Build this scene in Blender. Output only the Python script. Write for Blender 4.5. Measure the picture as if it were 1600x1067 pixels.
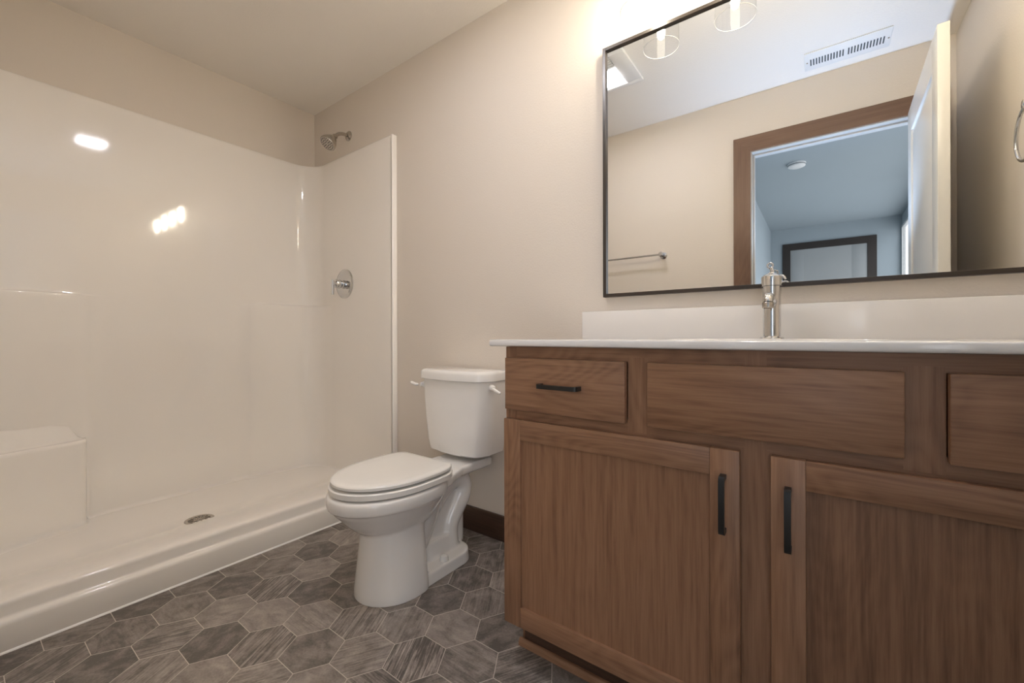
import bpy, bmesh, math, random
from mathutils import Vector, Matrix

for o in list(bpy.data.objects):
    bpy.data.objects.remove(o)
SC = bpy.context.scene
COL = SC.collection
PI = math.pi

# ------------------------------------------------------------------ camera
FPX, YAW, HZ, ROLL = 655.5, math.radians(36.34), 524.2, 0.00275
cam_d = bpy.data.cameras.new('camera')
cam = bpy.data.objects.new('camera', cam_d)
COL.objects.link(cam)
Rv = Vector((math.cos(YAW), math.sin(YAW), 0))
Fv = Vector((-math.sin(YAW), math.cos(YAW), 0))
Uv = Vector((0, 0, 1))
ex = (Rv - ROLL * Uv).normalized()
ey = (Uv + ROLL * Rv).normalized()
mw = Matrix((ex, ey, -Fv)).transposed().to_4x4()
mw.translation = (2.785, -1.512, 0.932)
cam.matrix_world = mw
cam_d.sensor_width = 36
cam_d.lens = FPX / 1600 * 36
cam_d.shift_y = (HZ - 533.5) / 1600
cam_d.clip_start = 0.01
SC.camera = cam

# ------------------------------------------------------------------ view, world and light levels
SC.view_settings.view_transform = 'Standard'
SC.view_settings.look = 'None'
SC.view_settings.exposure = 0.0
SC.view_settings.gamma = 1.0
SC.view_settings.use_curve_mapping = False
SC.cycles.use_denoising = True
SC.cycles.max_bounces = 14
SC.cycles.diffuse_bounces = 6
SC.cycles.glossy_bounces = 8
SC.cycles.transparent_max_bounces = 16
SC.cycles.caustics_reflective = True
SC.cycles.blur_glossy = 0.3

BULB = 136         # radiance of each vanity bulb
FAN = 98            # radiance of the fan light lens
FLASH = 72         # photographer flash, bounced off the ceiling
SKY = 2.8             # daylight outside the hall window
WARM = (1.0, 0.89, 0.70)
COOL = (0.50, 0.68, 1.0)

wd = bpy.data.worlds.new('daylight')
SC.world = wd
wd.use_nodes = True
wd.node_tree.nodes['Background'].inputs[0].default_value = (0.93, 0.955, 1.0, 1)
wd.node_tree.nodes['Background'].inputs[1].default_value = SKY

fl = bpy.data.lights.new('bounce_flash', 'SPOT')
fl.energy = FLASH
fl.color = COOL
fl.spot_size = math.radians(110)
fl.spot_blend = 1.0
fl.shadow_soft_size = 0.03
flo = bpy.data.objects.new('bounce_flash', fl)
COL.objects.link(flo)
flo.location = (2.80, -1.47, 1.12)
flo.rotation_euler = (PI, 0, 0)       # points straight up

HW = bpy.data.lights.new('hall_window_daylight', 'AREA')
HW.shape = 'RECTANGLE'
HW.size, HW.size_y = 3.6, 2.2
HW.cycles.is_portal = True
hwo = bpy.data.objects.new('hall_window_daylight', HW)
COL.objects.link(hwo)
hwo.location = (3.73, -3.80, 1.20)
hwo.rotation_euler = (0, PI / 2, 0)
hwo.rotation_euler = (PI / 2, 0, PI / 2)

# ------------------------------------------------------------------ materials
MATS = {}


def newmat(name):
    m = bpy.data.materials.new(name)
    m.use_nodes = True
    MATS[name] = m
    nt = m.node_tree
    return m, nt, nt.nodes['Principled BSDF'], nt.links


def simple(name, col, rough=0.5, metal=0.0, coat=0.0, spec=0.5, bump=None, var=None):
    m, nt, p, L = newmat(name)
    p.inputs['Base Color'].default_value = (*col, 1)
    p.inputs['Roughness'].default_value = rough
    p.inputs['Metallic'].default_value = metal
    p.inputs['Coat Weight'].default_value = coat
    p.inputs['Coat Roughness'].default_value = 0.03
    p.inputs['Specular IOR Level'].default_value = spec
    tc = nt.nodes.new('ShaderNodeTexCoord')
    if bump:
        n = nt.nodes.new('ShaderNodeTexNoise')
        n.inputs['Scale'].default_value = bump[0]
        n.inputs['Detail'].default_value = bump[2] if len(bump) > 2 else 3
        b = nt.nodes.new('ShaderNodeBump')
        b.inputs['Strength'].default_value = bump[1]
        b.inputs['Distance'].default_value = 0.01
        L.new(tc.outputs['Object'], n.inputs['Vector'])
        L.new(n.outputs['Fac'], b.inputs['Height'])
        L.new(b.outputs['Normal'], p.inputs['Normal'])
    if var:
        n = nt.nodes.new('ShaderNodeTexNoise')
        n.inputs['Scale'].default_value = var[0]
        n.inputs['Detail'].default_value = 4
        r = nt.nodes.new('ShaderNodeMapRange')
        r.inputs['To Min'].default_value = 1 - var[1]
        r.inputs['To Max'].default_value = 1 + var[1]
        mx = nt.nodes.new('ShaderNodeMix')
        mx.data_type = 'RGBA'
        mx.blend_type = 'MULTIPLY'
        mx.inputs[0].default_value = 1
        mx.inputs[6].default_value = (*col, 1)
        L.new(tc.outputs['Object'], n.inputs['Vector'])
        L.new(n.outputs['Fac'], r.inputs['Value'])
        L.new(r.outputs['Result'], mx.inputs[7])
        L.new(mx.outputs[2], p.inputs['Base Color'])
    return m


def emit(name, col, strength):
    m, nt, p, L = newmat(name)
    p.inputs['Base Color'].default_value = (0, 0, 0, 1)
    p.inputs['Emission Color'].default_value = (*col, 1)
    p.inputs['Emission Strength'].default_value = strength
    return m


def clear_glass(name, tint=(1, 1, 1), rough=0.0, ior=1.45):
    m, nt, p, L = newmat(name)
    nt.nodes.remove(p)
    out = nt.nodes['Material Output']
    tr = nt.nodes.new('ShaderNodeBsdfTransparent')
    tr.inputs[0].default_value = (*tint, 1)
    gl = nt.nodes.new('ShaderNodeBsdfGlossy')
    gl.inputs['Roughness'].default_value = rough
    fr = nt.nodes.new('ShaderNodeFresnel')
    fr.inputs['IOR'].default_value = ior
    mx = nt.nodes.new('ShaderNodeMixShader')
    # thin glass: only the outward faces reflect
    ge = nt.nodes.new('ShaderNodeNewGeometry')
    inv = nt.nodes.new('ShaderNodeMath')
    inv.operation = 'SUBTRACT'
    inv.inputs[0].default_value = 1.0
    mul = nt.nodes.new('ShaderNodeMath')
    mul.operation = 'MULTIPLY'
    L.new(ge.outputs['Backfacing'], inv.inputs[1])
    L.new(inv.outputs[0], mul.inputs[0])
    L.new(fr.outputs[0], mul.inputs[1])
    L.new(mul.outputs[0], mx.inputs[0])
    L.new(tr.outputs[0], mx.inputs[1])
    L.new(gl.outputs[0], mx.inputs[2])
    L.new(mx.outputs[0], out.inputs[0])
    return m


def wood(name, axis, dark, mid, light, rough=0.42, ring=9.0, rw=0.22):
    """Stained oak; the grain runs along one object axis (0 x, 1 y, 2 z)."""
    m, nt, p, L = newmat(name)
    tc = nt.nodes.new('ShaderNodeTexCoord')
    oi = nt.nodes.new('ShaderNodeObjectInfo')
    add = nt.nodes.new('ShaderNodeVectorMath')
    add.operation = 'MULTIPLY_ADD'
    add.inputs[1].default_value = (1, 1, 1)
    cmb = nt.nodes.new('ShaderNodeCombineXYZ')
    mul = nt.nodes.new('ShaderNodeMath')
    mul.operation = 'MULTIPLY'
    mul.inputs[1].default_value = 7.3
    L.new(oi.outputs['Random'], mul.inputs[0])
    for k in range(3):
        L.new(mul.outputs[0], cmb.inputs[k])
    L.new(tc.outputs['Object'], add.inputs[0])
    L.new(cmb.outputs[0], add.inputs[2])

    def scaled(a, c):
        mp = nt.nodes.new('ShaderNodeMapping')
        s = [c, c, c]
        s[axis] = a
        mp.inputs['Scale'].default_value = s
        L.new(add.outputs[0], mp.inputs[0])
        return mp.outputs[0]

    def noise(vec, scale, detail, dist=0.0, rgh=0.5):
        n = nt.nodes.new('ShaderNodeTexNoise')
        n.inputs['Scale'].default_value = scale
        n.inputs['Detail'].default_value = detail
        n.inputs['Distortion'].default_value = dist
        n.inputs['Roughness'].default_value = rgh
        L.new(vec, n.inputs['Vector'])
        return n.outputs['Fac']

    def math_(op, a, b):
        n = nt.nodes.new('ShaderNodeMath')
        n.operation = op
        for i, v in enumerate((a, b)):
            if isinstance(v, (int, float)):
                n.inputs[i].default_value = v
            else:
                L.new(v, n.inputs[i])
        return n.outputs[0]

    broad = noise(scaled(1.1, 5.0), 1.0, 2, 0.4)            # cathedral field
    rings = math_('MULTIPLY', broad, ring * 2.4)
    frac = math_('FRACT', rings, 0)
    tri = math_('ABSOLUTE', math_('SUBTRACT', frac, 0.5), 0)  # 0..0.5
    pores = noise(scaled(6.0, 150.0), 1.0, 5, 0.0, 0.65)
    fine = noise(scaled(3.0, 60.0), 1.0, 4)
    tone = noise(scaled(0.8, 2.0), 1.0, 2)
    t = math_('ADD', math_('MULTIPLY', tri, rw), math_('MULTIPLY', pores, 0.62))
    t = math_('ADD', t, math_('MULTIPLY', fine, 0.30))
    t = math_('ADD', math_('ADD', t, math_('MULTIPLY', tone, 0.30)), -.05)
    cr = nt.nodes.new('ShaderNodeValToRGB')
    e = cr.color_ramp.elements
    e[0].position, e[0].color = 0.38, (*dark, 1)
    e[1].position, e[1].color = 0.86, (*light, 1)
    k = cr.color_ramp.elements.new(0.60)
    k.color = (*mid, 1)
    L.new(t, cr.inputs[0])
    L.new(cr.outputs[0], p.inputs['Base Color'])
    p.inputs['Roughness'].default_value = rough
    b = nt.nodes.new('ShaderNodeBump')
    b.inputs['Strength'].default_value = 0.12
    b.inputs['Distance'].default_value = 0.002
    L.new(pores, b.inputs['Height'])
    L.new(b.outputs[0], p.inputs['Normal'])
    return m


simple('wall_paint', (0.74, 0.675, 0.60), 0.6, spec=0.3, bump=(140, 0.10, 4))
simple('ceiling_paint', (0.86, 0.82, 0.76), 0.75, spec=0.2, bump=(120, 0.10, 4))
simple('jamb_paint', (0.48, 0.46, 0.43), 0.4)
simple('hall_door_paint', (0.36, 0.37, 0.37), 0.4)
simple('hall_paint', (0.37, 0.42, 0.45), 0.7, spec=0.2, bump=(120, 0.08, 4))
simple('acrylic', (0.91, 0.87, 0.815), 0.07, coat=0.3, bump=(5, 0.03, 1))
simple('ceramic', (0.90, 0.885, 0.86), 0.08, coat=0.5)
simple('seat_plastic', (0.90, 0.885, 0.85), 0.16, coat=0.3)
simple('marble_white', (0.82, 0.80, 0.78), 0.08, coat=0.6)
simple('chrome', (0.66, 0.66, 0.66), 0.06, metal=1)
simple('nickel', (0.48, 0.45, 0.41), 0.24, metal=1)
simple('mirror_silver', (0.775, 0.785, 0.78), 0.0, metal=1)
simple('black_metal', (0.012, 0.011, 0.010), 0.38)
simple('bronze_frame', (0.035, 0.026, 0.020), 0.30, spec=0.6)
simple('rubber_dark', (0.03, 0.028, 0.025), 0.6)
simple('white_paint', (0.78, 0.77, 0.75), 0.35)
simple('door_paint', (0.76, 0.74, 0.70), 0.30)
simple('white_plastic', (0.82, 0.82, 0.81), 0.4)
simple('vent_dark', (0.05, 0.06, 0.065), 0.7)
simple('drain_dark', (0.10, 0.085, 0.07), 0.5)
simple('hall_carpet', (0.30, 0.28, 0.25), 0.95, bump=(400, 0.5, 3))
simple('caulk', (0.92, 0.90, 0.87), 0.4)
wood('oak_along_x', 0, (0.150, 0.071, 0.037), (0.262, 0.136, 0.074), (0.355, 0.198, 0.116))
wood('oak_along_z', 2, (0.150, 0.071, 0.037), (0.262, 0.136, 0.074), (0.355, 0.198, 0.116))
wood('oak_veneer', 2, (0.150, 0.071, 0.037), (0.262, 0.136, 0.074), (0.355, 0.198, 0.116), rw=0.06)
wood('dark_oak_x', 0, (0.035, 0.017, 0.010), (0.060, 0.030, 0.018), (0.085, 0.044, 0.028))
wood('casing_x', 0, (0.11, 0.057, 0.034), (0.155, 0.085, 0.052), (0.20, 0.117, 0.074), ring=5)
wood('casing_z', 2, (0.11, 0.057, 0.034), (0.155, 0.085, 0.052), (0.20, 0.117, 0.074), ring=5)
simple('espresso', (0.03, 0.022, 0.018), 0.4)
emit('bulb_glow', WARM, BULB)
emit('lens_glow', (0.98, 0.95, 1.0), FAN)
clear_glass('shade_glass', (0.97, 0.97, 0.97))
clear_glass('window_glass', (0.98, 0.99, 1.0), ior=1.3)
simple('shade_rim', (0.85, 0.85, 0.85), 0.2)


def hex_material():
    m, nt, p, L = newmat('hex_vinyl')
    N = nt.nodes.new
    uv = N('ShaderNodeUVMap')
    uv.uv_map = 'grain'
    at = N('ShaderNodeAttribute')
    at.attribute_name = 'tone'
    sep = N('ShaderNodeSeparateColor')
    L.new(at.outputs['Color'], sep.inputs[0])

    def noise(scale, stretch, detail, dist=0.0, rgh=0.55):
        mp = N('ShaderNodeMapping')
        mp.inputs['Scale'].default_value = (stretch[0], stretch[1], 1)
        L.new(uv.outputs[0], mp.inputs[0])
        n = N('ShaderNodeTexNoise')
        n.inputs['Scale'].default_value = scale
        n.inputs['Detail'].default_value = detail
        n.inputs['Distortion'].default_value = dist
        n.inputs['Roughness'].default_value = rgh
        L.new(mp.outputs[0], n.inputs['Vector'])
        return n.outputs['Fac']

    def mth(op, a, b, c=None):
        n = N('ShaderNodeMath')
        n.operation = op
        for i, v in enumerate((a, b, c)):
            if v is None:
                continue
            if isinstance(v, (int, float)):
                n.inputs[i].default_value = v
            else:
                L.new(v, n.inputs[i])
        return n.outputs[0]
    s1 = noise(1.0, (9, 170), 5, 0.6, 0.65)
    s2 = noise(1.0, (4, 48), 4, 0.8)
    cl = noise(16.0, (1, 1.6), 6, 0.6, 0.6)
    fine = noise(160.0, (1, 1), 3)
    st = mth('ADD', mth('MULTIPLY', mth('SUBTRACT', s1, 0.5), 2.7), mth('MULTIPLY', mth('SUBTRACT', s2, 0.5), 1.0))
    st = mth('MULTIPLY', st, sep.outputs[1])
    cc = mth('MULTIPLY', mth('SUBTRACT', cl, 0.5), 0.8)
    t = mth('ADD', mth('ADD', sep.outputs[0], st), cc)
    t = mth('ADD', t, mth('MULTIPLY', mth('SUBTRACT', fine, 0.5), 0.3))
    cr = N('ShaderNodeValToRGB')
    e = cr.color_ramp.elements
    e[0].position, e[0].color = 0.0, (0.105, 0.089, 0.078, 1)
    e[1].position, e[1].color = 1.0, (0.78, 0.70, 0.63, 1)
    k = cr.color_ramp.elements.new(0.5)
    k.color = (0.43, 0.375, 0.335, 1)
    L.new(t, cr.inputs[0])
    L.new(cr.outputs[0], p.inputs['Base Color'])
    p.inputs['Roughness'].default_value = 0.38
    b = N('ShaderNodeBump')
    b.inputs['Strength'].default_value = 0.15
    b.inputs['Distance'].default_value = 0.002
    L.new(s1, b.inputs['Height'])
    L.new(b.outputs[0], p.inputs['Normal'])


hex_material()
simple('hex_grout', (0.62, 0.56, 0.50), 0.6)

# ------------------------------------------------------------------ mesh helpers


class Mesh:
    def __init__(self, *mats):
        self.bm = bmesh.new()
        self.mats = list(mats)

    def _mi(self, faces, mi):
        for f in faces:
            f.material_index = mi

    def box(self, x0, x1, y0, y1, z0, z1, mi=0, bev=0.0, seg=2):
        bm = self.bm
        vs = [bm.verts.new((x, y, z)) for z in (z0, z1) for y in (y0, y1) for x in (x0, x1)]
        q = ((0, 2, 3, 1), (4, 5, 7, 6), (0, 1, 5, 4), (2, 6, 7, 3), (0, 4, 6, 2), (1, 3, 7, 5))
        fs = [bm.faces.new([vs[i] for i in a]) for a in q]
        self._mi(fs, mi)
        if bev:
            es = list({e for f in fs for e in f.edges})
            r = bmesh.ops.bevel(bm, geom=es, offset=bev, segments=seg, profile=0.5, affect='EDGES')
            self._mi(r['faces'], mi)
        return self

    def loft(self, rings, mi=0, cap0=True, cap1=True, closed=True):
        bm = self.bm
        rv = [[bm.verts.new(p) for p in r] for r in rings]
        n = len(rv[0])
        for a, b in zip(rv, rv[1:]):
            for i in range(n if closed else n - 1):
                j = (i + 1) % n
                f = bm.faces.new((a[i], a[j], b[j], b[i]))
                f.material_index = mi
        if cap0:
            bm.faces.new(list(reversed(rv[0]))).material_index = mi
        if cap1:
            bm.faces.new(rv[-1]).material_index = mi
        return self

    def lathe(self, prof, origin, axis=(0, 0, 1), mi=0, seg=40, cap0=True, cap1=True):
        """prof: (radius, distance along axis) pairs."""
        a = Vector(axis).normalized()
        u = a.orthogonal().normalized()
        v = a.cross(u)
        o = Vector(origin)
        rings = []
        for r, t in prof:
            rings.append([o + a * t + (u * math.cos(k * 2 * PI / seg) + v * math.sin(k * 2 * PI / seg)) * max(r, 1e-5)
                          for k in range(seg)])
        return self.loft(rings, mi, cap0, cap1)

    def cyl(self, p0, p1, r0, r1=None, mi=0, seg=24, bev=0.0):
        p0, p1 = Vector(p0), Vector(p1)
        r1 = r0 if r1 is None else r1
        h = (p1 - p0).length
        if bev:
            prof = [(r0 - bev, 0), (r0, bev), (r1, h - bev), (r1 - bev, h)]
        else:
            prof = [(r0, 0), (r1, h)]
        return self.lathe(prof, p0, p1 - p0, mi, seg)

    def tube(self, path, r, mi=0, seg=16, sx=1.0, sub=0):
        """Sweep a circle along path; r number or list; sx stretches across the first normal."""
        P = [Vector(p) for p in path]
        R = list(r) if isinstance(r, (list, tuple)) else [r] * len(P)
        if sub:
            Q, RR = [], []
            for i in range(len(P) - 1):
                p0 = P[max(i - 1, 0)]
                p1, p2 = P[i], P[i + 1]
                p3 = P[min(i + 2, len(P) - 1)]
                for k in range(sub):
                    t = k / sub
                    Q.append(0.5 * ((2 * p1) + (p2 - p0) * t + (2 * p0 - 5 * p1 + 4 * p2 - p3) * t * t + (3 * p1 - p0 - 3 * p2 + p3) * t ** 3))
                    RR.append(R[i] * (1 - t) + R[i + 1] * t)
            Q.append(P[-1])
            RR.append(R[-1])
            P, R = Q, RR
        rings = []
        n = None
        for i, p in enumerate(P):
            d = (P[min(i + 1, len(P) - 1)] - P[max(i - 1, 0)]).normalized()
            if n is None:
                n = d.orthogonal().normalized()
                if abs(d.x) < 0.9:
                    n = (Vector((1, 0, 0)) - d * d.x).normalized()
            else:
                n = (n - d * n.dot(d)).normalized()
            b = d.cross(n)
            rings.append([p + (n * sx * math.cos(k * 2 * PI / seg) + b * math.sin(k * 2 * PI / seg)) * R[i] for k in range(seg)])
        return self.loft(rings, mi)

    def build(self, name, parent=None, angle=38, at=None, recalc=True):
        bm = self.bm
        if recalc:
            bmesh.ops.recalc_face_normals(bm, faces=bm.faces)
        root = parent
        off = Vector((0, 0, 0))
        if at is not None:
            off = Vector(at)
        elif parent is not None:
            off = world_of(parent)
        bmesh.ops.translate(bm, vec=-off, verts=bm.verts)
        for f in bm.faces:
            f.smooth = True
        lim = math.radians(angle)
        for e in bm.edges:
            if len(e.link_faces) == 2:
                e.smooth = e.calc_face_angle(0) < lim
        me = bpy.data.meshes.new(name)
        bm.to_mesh(me)
        bm.free()
        for k in self.mats:
            me.materials.append(MATS[k])
        o = bpy.data.objects.new(name, me)
        COL.objects.link(o)
        if parent is not None:
            o.parent = parent
        if at is not None:
            o.location = at
        return o


def world_of(o):
    v = Vector((0, 0, 0))
    while o is not None:
        v += Vector(o.location)
        o = o.parent
    return v


def thing(name, label, cat, loc, group=None):
    o = bpy.data.objects.new(name, None)
    COL.objects.link(o)
    o.location = loc
    o.empty_display_size = 0.1
    o['label'] = label
    o['category'] = cat
    if group:
        o['group'] = group
    return o


def struct(o, label=None, cat=None):
    o['kind'] = 'structure'
    if label:
        o['label'] = label
    if cat:
        o['category'] = cat
    return o


def arc(cx, cy, r, a0, a1, n):
    return [(cx + r * math.cos(math.radians(a0 + (a1 - a0) * k / n)), cy + r * math.sin(math.radians(a0 + (a1 - a0) * k / n))) for k in range(n + 1)]


# ------------------------------------------------------------------ room dimensions
CEIL = 2.44
XR = 3.336            # right wall
YF = -1.525           # wall with the doorway
HALL_X0, HALL_X1, HALL_Y = 2.20, 3.615, -5.69
DX0, DX1, DZ = 2.44, 3.21, 2.075   # door opening

# floor: hexagon sheet, one mesh
S = 0.0911
HX0, HY0 = 1.291, -1.018
TONES = {  # (i, j): (tone, streak strength, grain direction in degrees)
    (0, 0): (.27, .15, 120), (0, 1): (.58, .15, 0), (1, 0): (.47, .75, 120), (2, 1): (.42, .10, 0), (0, 2): (.27, .12, 60),
    (-1, 0): (.54, .40, 60), (-1, 1): (.42, .85, 120), (-2, 1): (.28, .12, 60), (-1, 2): (.56, .45, 60), (-2, 2): (.44, .50, 60),
    (-2, 3): (.27, .10, 60), (0, 3): (.36, .5, 60), (1, 2): (.33, .2, 0), (2, 2): (.50, .7, 120), (3, 1): (.54, .6, 60),
    (3, 2): (.50, .55, 120), (3, 3): (.28, .2, 60), (4, 3): (.56, .12, 0), (4, 2): (.48, .95, 120), (5, 3): (.36, .1, 60),
    (5, 2): (.46, .5, 0), (4, 4): (.48, .5, 120), (3, 4): (.36, .5, 120), (6, 3): (.42, .7, 60), (6, 4): (.38, .6, 60),
    (2, 5): (.24, .1, 60), (3, 5): (.44, .6, 120), (2, 6): (.42, .6, 60), (-1, -1): (.46, .7, 60), (-2, -1): (.40, .35, 0),
    (-2, 0): (.46, .3, 0), (-1, -2): (.30, .15, 60), (0, -1): (.52, .6, 120), (-2, -2): (.40, .6, 120), (-3, -1): (.26, .2, 60),
    (-3, -2): (.42, .5, 60), (-3, -3): (.28, .4, 60), (-3, 0): (.40, .3, 60), (-3, 1): (.46, .3, 60), (-3, 2): (.52, .3, 60),
    (-3, 3): (.44, .4, 60), (1, -1): (.56, .15, 0), (2, 0): (.55, .65, 60), (3, 0): (.57, .15, 0), (1, 1): (.56, .5, 0),
    (1, 3): (.50, .5, 60), (5, 4): (.5, .4, 120), (2, 3): (.48, .5, 60), (2, 4): (.5, .4, 0), (-1, 3): (.42, .5, 60), (-2, 4): (.58, .5, 120),
}
GROUT = 0.0012
rnd = random.Random(4)
fb = bmesh.new()
uvl = fb.loops.layers.uv.new('grain')
cl = fb.loops.layers.color.new('tone')
dxh, dyh = 1.5 * S, S * math.sqrt(3)
vcache = {}


def hv(x, y):
    k = (round(x, 3), round(y, 3))
    for ddx in (-.001, 0, .001):
        for ddy in (-.001, 0, .001):
            kk = (round(k[0] + ddx, 3), round(k[1] + ddy, 3))
            if kk in vcache:
                return vcache[kk]
    vcache[k] = fb.verts.new((x, y, 0))
    return vcache[k]


tiles = []
for i in range(-5, 17):
    for j in range(-6, 9):
        cx, cy = HX0 + dxh * i, HY0 + dyh * (j + .5 * (i % 2))
        if not (0.70 < cx < 3.45 and -1.75 < cy < 0.1):
            continue
        ov_ = [hv(cx + S * math.cos(k * PI / 3), cy + S * math.sin(k * PI / 3)) for k in range(6)]
        SI = S - GROUT
        iv_ = [fb.verts.new((cx + SI * math.cos(k * PI / 3), cy + SI * math.sin(k * PI / 3), 0)) for k in range(6)]
        for k in range(6):
            fb.faces.new((ov_[k], ov_[(k + 1) % 6], iv_[(k + 1) % 6], iv_[k])).material_index = 1
        f = fb.faces.new(iv_)
        t = TONES.get((i, j))
        if t is None:
            t = (rnd.choice((.28, .42, .48, .55)), rnd.choice((.15, .5, .7)), rnd.choice((0, 60, 120)))
        tiles.append((f, cx, cy, t, rnd.random() * 40))
for f, cx, cy, t, off in tiles:
    a = math.radians(t[2])
    for lp in f.loops:
        dx, dy = lp.vert.co.x - cx, lp.vert.co.y - cy
        lp[uvl].uv = (dx * math.cos(a) + dy * math.sin(a) + off, -dx * math.sin(a) + dy * math.cos(a) + off * 1.7)
        lp[cl] = (t[0], t[1], 0, 1)
for co, no in (((0.80, 0, 0), (-1, 0, 0)), ((XR, 0, 0), (1, 0, 0)), ((0, -0.0, 0), (0, 1, 0)), ((0, -1.64, 0), (0, -1, 0))):
    bmesh.ops.bisect_plane(fb, geom=fb.verts[:] + fb.edges[:] + fb.faces[:], plane_co=co, plane_no=no, clear_outer=True)
bmesh.ops.recalc_face_normals(fb, faces=fb.faces)
for f in fb.faces:
    if f.normal.z < 0:
        f.normal_flip()
me = bpy.data.meshes.new('floor')
fb.to_mesh(me)
fb.free()
me.materials.append(MATS['hex_vinyl'])
me.materials.append(MATS['hex_grout'])
flo_o = bpy.data.objects.new('floor', me)
COL.objects.link(flo_o)
struct(flo_o, 'grey wood-look hexagon vinyl floor', 'floor')

# shell
T = 0.11
struct(Mesh('wall_paint').box(-T, 0, YF - T, T, -0.05, CEIL).build('wall_left'))
struct(Mesh('wall_paint').box(0, XR, 0, T, -0.05, CEIL).build('wall_back'))
struct(Mesh('wall_paint').box(XR, XR + T, YF - T, T, -0.05, CEIL).build('wall_right'))
m = Mesh('wall_paint')
m.box(0, DX0 - .02, YF - T, YF, -0.05, CEIL)
m.box(DX1 + .02, XR, YF - T, YF, -0.05, CEIL)
m.box(DX0 - .02, DX1 + .02, YF - T, YF, DZ + .02, CEIL)
struct(m.build('wall_front'))
struct(Mesh('ceiling_paint').box(-T, XR + T, YF - T, T, CEIL, CEIL + .1).build('ceiling'), 'smooth beige ceiling', 'ceiling')
# jamb and stop (pale) inside the doorway, brown casing around it
m = Mesh('jamb_paint')
JY0, JY1 = YF - T - .003, YF + .003
m.box(DX0 - .02, DX0, JY0, JY1, 0, DZ, bev=.001)
m.box(DX1, DX1 + .02, JY0, JY1, 0, DZ, bev=.001)
m.box(DX0 - .02, DX1 + .02, JY0, JY1, DZ, DZ + .02, bev=.001)
m.box(DX0, DX0 + .011, YF - .075, YF - .040, 0, DZ - .011, bev=.002)
m.box(DX1 - .011, DX1, YF - .075, YF - .040, 0, DZ - .011, bev=.002)
m.box(DX0, DX1, YF - .075, YF - .040, DZ - .011, DZ, bev=.002)
struct(m.build('trim_1'), 'pale door jamb with stop strip', 'door jamb')


def casing(name, x0, x1, z1, w, y0, y1, mats, reveal=.006):
    """mitred flat casing around an opening"""
    t = Mesh(*mats)
    xi0, xi1, zi = x0 - reveal, x1 + reveal, z1 + reveal
    for pts, mi in ((((xi0 - w, 0), (xi0, 0), (xi0, zi), (xi0 - w, zi + w)), 1), (((xi1, 0), (xi1 + w, 0), (xi1 + w, zi + w), (xi1, zi)), 1),
                    (((xi0, zi), (xi1, zi), (xi1 + w, zi + w), (xi0 - w, zi + w)), 0)):
        t.loft([[(x, y0, z) for x, z in pts], [(x, y1, z) for x, z in pts]], mi)
    return t.build(name)


struct(casing('trim_2', DX0, DX1, DZ, .095, YF, YF + .016, ('casing_x', 'casing_z')), 'warm brown wood door casing', 'door casing')
# baseboards: vanity wall between shower and cabinet, doorway wall beside the casing, right wall
struct(Mesh('dark_oak_x').box(.868, 2.045, -.014, 0, 0, .114, bev=.003).build('baseboard_back'), 'dark stained wood baseboard behind the toilet', 'baseboard')
struct(Mesh('dark_oak_x').box(.868, DX0 - .103, YF, YF + .014, 0, .114, bev=.003).build('baseboard_front'))
struct(Mesh('dark_oak_x').box(XR - .014, XR, YF + .015, -.60, 0, .114, bev=.003).build('baseboard_right'))

# hall beyond the doorway
HY1 = YF - T
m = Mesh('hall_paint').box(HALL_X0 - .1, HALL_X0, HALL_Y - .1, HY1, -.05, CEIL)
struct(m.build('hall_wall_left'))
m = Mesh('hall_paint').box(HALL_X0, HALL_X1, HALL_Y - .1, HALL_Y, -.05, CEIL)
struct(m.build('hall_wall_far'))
WY0, WY1, WZ1 = -5.67, -1.98, 2.30  # far end is the real window; unseen near stretch added to bring daylight in
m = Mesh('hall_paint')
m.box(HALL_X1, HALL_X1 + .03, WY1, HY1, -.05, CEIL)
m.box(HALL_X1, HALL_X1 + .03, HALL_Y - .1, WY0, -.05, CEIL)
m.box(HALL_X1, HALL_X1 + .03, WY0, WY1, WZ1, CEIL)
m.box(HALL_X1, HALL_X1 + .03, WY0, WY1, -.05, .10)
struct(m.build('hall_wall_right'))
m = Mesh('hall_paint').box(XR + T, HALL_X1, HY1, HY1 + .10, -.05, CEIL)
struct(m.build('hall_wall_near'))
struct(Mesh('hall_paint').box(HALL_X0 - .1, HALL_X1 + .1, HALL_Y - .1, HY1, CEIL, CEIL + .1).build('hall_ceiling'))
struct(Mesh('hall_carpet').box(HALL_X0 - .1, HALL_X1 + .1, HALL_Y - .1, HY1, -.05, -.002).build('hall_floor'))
wn = struct(Mesh('white_paint')
            .box(HALL_X1 - .008, HALL_X1 + .028, WY0, WY0 + .025, .10, WZ1, bev=.003)
            .box(HALL_X1 - .008, HALL_X1 + .028, WY1 - .05, WY1, .10, WZ1, bev=.003)
            .box(HALL_X1 - .008, HALL_X1 + .028, WY0 + .025, WY1 - .05, WZ1 - .03, WZ1, bev=.003)
            .box(HALL_X1 - .008, HALL_X1 + .028, WY0 + .025, WY1 - .05, .10, .15, bev=.003)
            .box(HALL_X1 - .008, HALL_X1 + .028, -3.84, -3.76, .15, WZ1 - .03, bev=.003)
            .build('window_1'), 'tall bright window in the hall', 'window')
Mesh('window_glass').box(HALL_X1 - .002, HALL_X1 + .003, WY0 + .025, WY1 - .05, .15, WZ1 - .03).build('pane', wn)


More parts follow.
